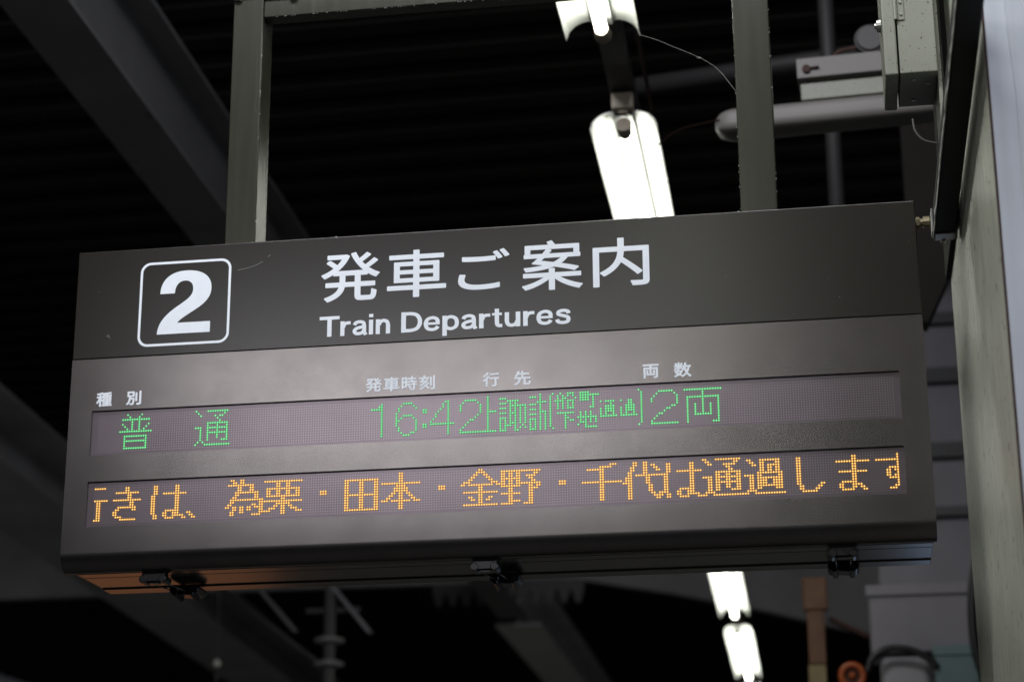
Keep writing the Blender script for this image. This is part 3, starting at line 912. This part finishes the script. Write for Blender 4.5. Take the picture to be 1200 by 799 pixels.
# ------------------------------------------------------------------ junction cabinet
cb = empty('junction_cabinet', (0.885, -0.08, 0.595), 'pale green grey speckled metal cabinet with hinged door at the top right corner', 'cabinet')
CH = 0.62
bm = B(); bx(bm, -0.037, 0.036, 0.0, 0.165, 0, CH); body = obj('body', bm, M['cabinet'], cb, bevel=0.002)
bm = B(); bx(bm, -0.066, -0.0405, -0.006, 0.171, -0.004, CH); door = obj('door', bm, M['cabinet'], cb, bevel=0.003)
for zz in (0.115, 0.262):
    bm = B()
    bx(bm, -0.0365, -0.022, -0.0025, -0.0002, zz, zz + 0.05)
    tube(bm, [(-0.0388, -0.004, zz), (-0.0388, -0.004, zz + 0.05)], 0.0042, 8)
    hg = obj('hinge', bm, M['cabinet'], cb, bevel=0.0006)
    for dz in (0.012, 0.038):
        bm = B()
        tube(bm, [(-0.0285, -0.0024, zz + dz), (-0.0285, -0.0055, zz + dz)], [0.0034, 0.0022], 10)
        obj('hinge_screw', bm, M['steel'], hg)
bm = B(); tube(bm, [(-0.0665, 0.06, 0.135), (-0.075, 0.06, 0.135)], [0.014, 0.012], 14); kn = obj('lock_knob', bm, M['steel'], cb)
bm = B(); tube(bm, [(-0.0755, 0.06, 0.135), (-0.079, 0.06, 0.135)], 0.006, 10); obj('lock_pin', bm, M['steel'], kn)
for xx, yy in ((-0.01, 0.03), (-0.008, 0.13), (0.018, 0.05)):
    bm = B(); tube(bm, [(xx, yy, -0.0002), (xx, yy, -0.003)], 0.004, 8); obj('bottom_screw', bm, M['steel'], cb)
bm = B(); bx(bm, 0.0365, 0.044, 0.02, 0.150, -0.18, CH); obj('back_bracket', bm, M['cabinet'], cb, bevel=0.001)

# ------------------------------------------------------------------ unlit lamp with rounded end
ul = empty('unlit_tube_lamp', (0.70, 1.5, 1.20), 'unlit grey tube lamp with rounded end hanging crosswise behind the right post', 'lamp')
bm = B()
n = 10
secs = []
for x, s in [(-0.300, 0.25), (-0.294, 0.55), (-0.283, 0.78), (-0.268, 0.92), (-0.25, 1.0), (0.30, 1.0), (0.34, 1.0)]:
    ring = []
    for (yy, zz) in rrect(-0.055, 0.055, -0.032, 0.036, 0.022, 4):
        ring.append(bm.verts.new((x, yy * s, zz * s)))
    secs.append(ring)
for a, b in zip(secs, secs[1:]):
    for k in range(len(a)):
        bm.faces.new((a[k], a[(k + 1) % len(a)], b[(k + 1) % len(a)], b[k]))
bm.faces.new(secs[0]); bm.faces.new(secs[-1][::-1])
obj('lamp_cover', bm, M['lampbody'], ul, smooth=True)
bm = B(); bx(bm, 0.325, 0.336, -0.058, 0.058, -0.036, 0.040); obj('clip', bm, M['steel'], ul)
bm = B(); bx(bm, -0.055, 0.185, -0.03, 0.05, 0.045, 0.095); obj('gear_box', bm, M['cabinet'], ul, bevel=0.003)
bm = B(); bx(bm, -0.062, 0.205, -0.036, 0.06, 0.110, 0.170); obj('mounting_plate', bm, M['lampbody'], ul, bevel=0.002)
bm = B(); tube(bm, [(-0.035, -0.037, 0.135), (-0.035, -0.045, 0.135)], 0.012, 8); obj('rusty_bolt', bm, M['rust'], ul)
bm = B(); tube(bm, [(-0.03, -0.040, 0.136), (0.0, -0.044, 0.137)], 0.0035, 6); obj('cotter_pin', bm, M['rust'], ul)
ul.rotation_euler = (0, math.radians(-1.0), math.radians(-1.5))

jb = empty('round_junction_box', (0.845, 1.55, 1.455), 'round dark grey junction box above the unlit lamp at upper right', 'junction box')
bm = B(); tube(bm, [(0, 0.03, 0), (0, 0, 0)], 0.044, 20); obj('box_body', bm, M['lamprail'], jb)
bm = B(); tube(bm, [(0, -0.001, 0), (0, -0.008, 0)], [0.040, 0.036], 20); obj('lid', bm, M['walldark'], jb)
bm = B(); tube(bm, arc_pts([(-0.04, 0.01, -0.02), (-0.09, 0.01, -0.03), (-0.12, 0.01, -0.07), (-0.11, 0.01, -0.11)]), 0.006, 8); obj('lead', bm, M['rust'], jb)

bm = B(); tube(bm, [(0.735, 2.5, 0.6), (0.735, 2.5, 3.25)], 0.027, 16)
tag(obj('vertical_pipe', bm, M['lamprail'], smooth=True), 'thin dark vertical pipe behind the unlit lamp right of the right post', 'pipe')
bm = B(); tube(bm, arc_pts([(0.24, 1.45, 1.13), (0.30, 1.45, 1.17), (0.37, 1.46, 1.19), (0.45, 1.48, 1.21)]), 0.003, 6)
tag(obj('rusty_wire', bm, M['wiredark'], smooth=True), 'short rusty red wire reaching the rounded end of the unlit lamp', 'wire')
bm = B(); tube(bm, arc_pts([(0.885, 0.3, 0.660), (0.889, 0.3, 0.632), (0.905, 0.3, 0.610), (0.932, 0.3, 0.600)]), 0.0022, 6)
tag(obj('grey_lead', bm, M['lampbody'], smooth=True), 'thin grey lead drooping under the junction cabinet', 'cable')
# horizontal conduit faint in the dark
bm = B(); tube(bm, [(0.02, 3.2, 2.12), (1.4, 3.15, 2.21)], 0.034, 12)
tag(obj('cross_pipe', bm, M['lamprail'], smooth=True), 'faint dark pipe running crosswise behind the right post', 'pipe')

# ------------------------------------------------------------------ blurred things, lower right
du = empty('grey_duct', (0.785, 4.0, -0.8), 'pale grey boxy duct at the lower right behind the board', 'duct')
bm = B(); bx(bm, 0, 0.46, 0, 0.3, 0.88, 1.125); obj('duct_head', bm, M['duct'], du, bevel=0.008)
bm = B(); bx(bm, -0.012, 0.47, -0.014, -0.002, 1.095, 1.137); obj('top_rim', bm, M['duct'], du, bevel=0.004)
bm = B(); bx(bm, 0.03, 0.215, 0.02, 0.2, 0.0, 0.876); obj('duct_leg', bm, M['whitepipe'], du, bevel=0.03, seg=4, smooth=True)
bm = B(); bx(bm, 0.225, 0.45, 0.05, 0.25, 0.0, 0.876); obj('duct_back', bm, M['wall'], du)
tb = empty('teal_box', (1.092, 3.94, -0.2), 'small pale teal box at the bottom edge beside the pillar', 'box')
bm = B(); bx(bm, -0.080, 0.080, 0, 0.05, 0, 0.285); obj('box_body', bm, M['teal'], tb, bevel=0.006)
bm = B(); bx(bm, -0.084, 0.084, -0.008, -0.001, 0.255, 0.292); obj('lid_edge', bm, M['teal'], tb, bevel=0.002)
bm = B(); tube(bm, arc_pts([(1.26, 3.9, 0.60), (1.20, 3.9, 0.45), (1.165, 3.9, 0.28), (1.16, 3.9, 0.09), (1.19, 3.9, -0.05), (1.24, 3.9, -0.2)]), 0.017, 10)
tag(obj('thick_black_cable', bm, M['cable'], smooth=True), 'thick black cable hanging down beside the lower part of the pillar', 'cable')
bm = B(); tube(bm, arc_pts([(0.76, 3.93, 0.0), (0.785, 3.93, 0.052), (0.84, 3.93, 0.085), (0.92, 3.93, 0.080), (0.99, 3.93, 0.045), (1.02, 3.93, 0.01)]), 0.013, 10)
tag(obj('looped_black_cable', bm, M['cable'], smooth=True), 'black cable arching over the grey duct towards the teal box', 'cable')
bp_ = empty('brown_bracket', (0.575, 4.5, -0.3), 'brown stained upright bracket below the right end of the board', 'bracket')
bm = B(); bx(bm, -0.050, 0.050, 0, 0.05, 0.64, 0.775); obj('head_block', bm, M['brown'], bp_, bevel=0.006)
bm = B(); bx(bm, -0.036, 0.034, 0.004, 0.046, 0.42, 0.638); obj('shank', bm, M['brown'], bp_, bevel=0.004)
bm = B(); bx(bm, -0.040, 0.032, 0.002, 0.048, 0.0, 0.417); obj('lower_post', bm, M['yellowish'], bp_, bevel=0.004)
bm = B(); tube(bm, [(0.63, 4.5, 0.30), (0.80, 4.4, 0.20)], 0.012, 8)
tag(obj('brace_rod', bm, M['rust'], smooth=True), 'thin rusty brace rod between the brown bracket and the grey duct', 'rod')
rg = empty('orange_reel', (0.706, 3.98, -0.005), 'small orange ring with a round knob at the bottom edge, right of the brown bracket', 'reel')
bm = B()
tube(bm, [(0.041 * math.cos(a), 0, 0.041 * math.sin(a)) for a in [2 * math.pi * k / 28 for k in range(29)]], 0.0125, 10, cap=False)
obj('ring', bm, M['orange'], rg, smooth=True)
bm = B(); tube(bm, [(0, 0.012, 0), (0, 0.004, 0)], 0.034, 20); obj('back_disc', bm, M['rust'], rg)
bm = B(); bmesh.ops.create_uvsphere(bm, u_segments=14, v_segments=8, radius=0.014); obj('knob', bm, M['orange'], rg, smooth=True)

# ------------------------------------------------------------------ blurred things, lower left
ins = empty('insulator', (-2.10, 7.0, 0.42), 'blurred hanging insulator with two pale discs at the lower left under the board', 'insulator')
bm = B(); tube(bm, [(0, 0, 0), (0, 0, 0.60)], 0.032, 12); obj('stem', bm, M['walldark'], ins)
for zz in (0.155, 0.285):
    bm = B(); tube(bm, [(0, 0, zz - 0.018), (0, 0, zz - 0.004), (0, 0, zz + 0.012)], [0.082, 0.085, 0.04], 20); obj('disc', bm, M['porcelain'], ins, smooth=True)
def strut(name, a, b, w, m, label):
    a, b = Vector(a), Vector(b)
    d = (b - a); L_ = d.length
    bm = B(); bx(bm, -w / 2, w / 2, -0.01, 0.01, 0, L_)
    o = obj(name, bm, m, bevel=0.003)
    o.location = a
    o.rotation_euler = d.to_track_quat('Z', 'Y').to_euler()
    tag(o, label, 'strut')
strut('slanted_strut', (-1.87, 7.0, 0.73), (-2.16, 7.0, 1.08), 0.062, M['wall'], 'pale slanted strut to the right of the insulator, under the board')
strut('slanted_strut', (-2.29, 7.0, 0.75), (-2.58, 7.0, 1.08), 0.055, M['beam'], 'dim slanted strut to the left of the insulator, under the board')
bm = B(); tube(bm, [(-2.80, 7.1, 1.06), (-2.17, 7.1, 0.58)], 0.012, 8)
tag(obj('thin_stay', bm, M['walldark'], smooth=True), 'thin dark stay rod slanting down to the lower insulator disc', 'rod')
bm = B(); bx(bm, -2.25, -1.95, 7.05, 7.08, 0.86, 0.885)
tag(obj('cross_bar', bm, M['walldark']), 'short dark crossbar joining the insulator and the slanted struts', 'bar')
dc = empty('drop_cord', (-2.735, 7.0, 0.45), 'thin hanging cord with a small pale bead at the lower left', 'cord')
bm = B(); tube(bm, [(0, 0, 0.02), (0, 0, 0.62)], 0.006, 6); obj('cord', bm, M['walldark'], dc)
bm = B(); bmesh.ops.create_uvsphere(bm, u_segments=12, v_segments=8, radius=0.022, matrix=Matrix.Translation((0, 0, 0.14))); obj('bead', bm, M['glassdrop'], dc, smooth=True)
bm = B(); bmesh.ops.create_uvsphere(bm, u_segments=12, v_segments=8, radius=0.016, matrix=Matrix.Translation((0, 0, 0.06))); obj('small_bead', bm, M['walldark'], dc, smooth=True)
bm = B(); tube(bm, [(-6.2, 10.3, 3.15), (-5.2, 10.3, 2.55)], 0.022, 8)
tag(obj('thin_brace', bm, M['walldark'], smooth=True), 'thin dark brace slanting down left of the board', 'rod')

# ------------------------------------------------------------------ cobweb thread
cw = empty('cobweb', (0.3, 0.12, 0.8), 'single cobweb thread with a dust clot left of the right post', 'cobweb')
bm = B()
path = arc_pts([(0.018, 0.004, 0.022), (0.052, 0.002, 0.007), (0.087, 0.0, -0.013), (0.144, 0.0, -0.044), (0.182, 0.0, -0.075), (0.2165, 0.0, -0.127)], 8)
tube(bm, path, 0.00034, 4)
obj('thread', bm, M['thread'], cw)
bm = B()
for k in range(7):
    bmesh.ops.create_icosphere(bm, subdivisions=1, radius=random.uniform(.0009, .0022), matrix=Matrix.Translation((0.142 + random.uniform(-.004, .004), 0.002, -0.043 + random.uniform(-.0012, .0012))))
for k in range(16):
    q = random.choice(path[18:])
    bmesh.ops.create_icosphere(bm, subdivisions=1, radius=random.uniform(.0004, .0009), matrix=Matrix.Translation(q + Vector((random.uniform(-.001, .001), 0, random.uniform(-.001, .001)))))
obj('dust_clot', bm, M['thread'], cw)['kind'] = 'stuff'
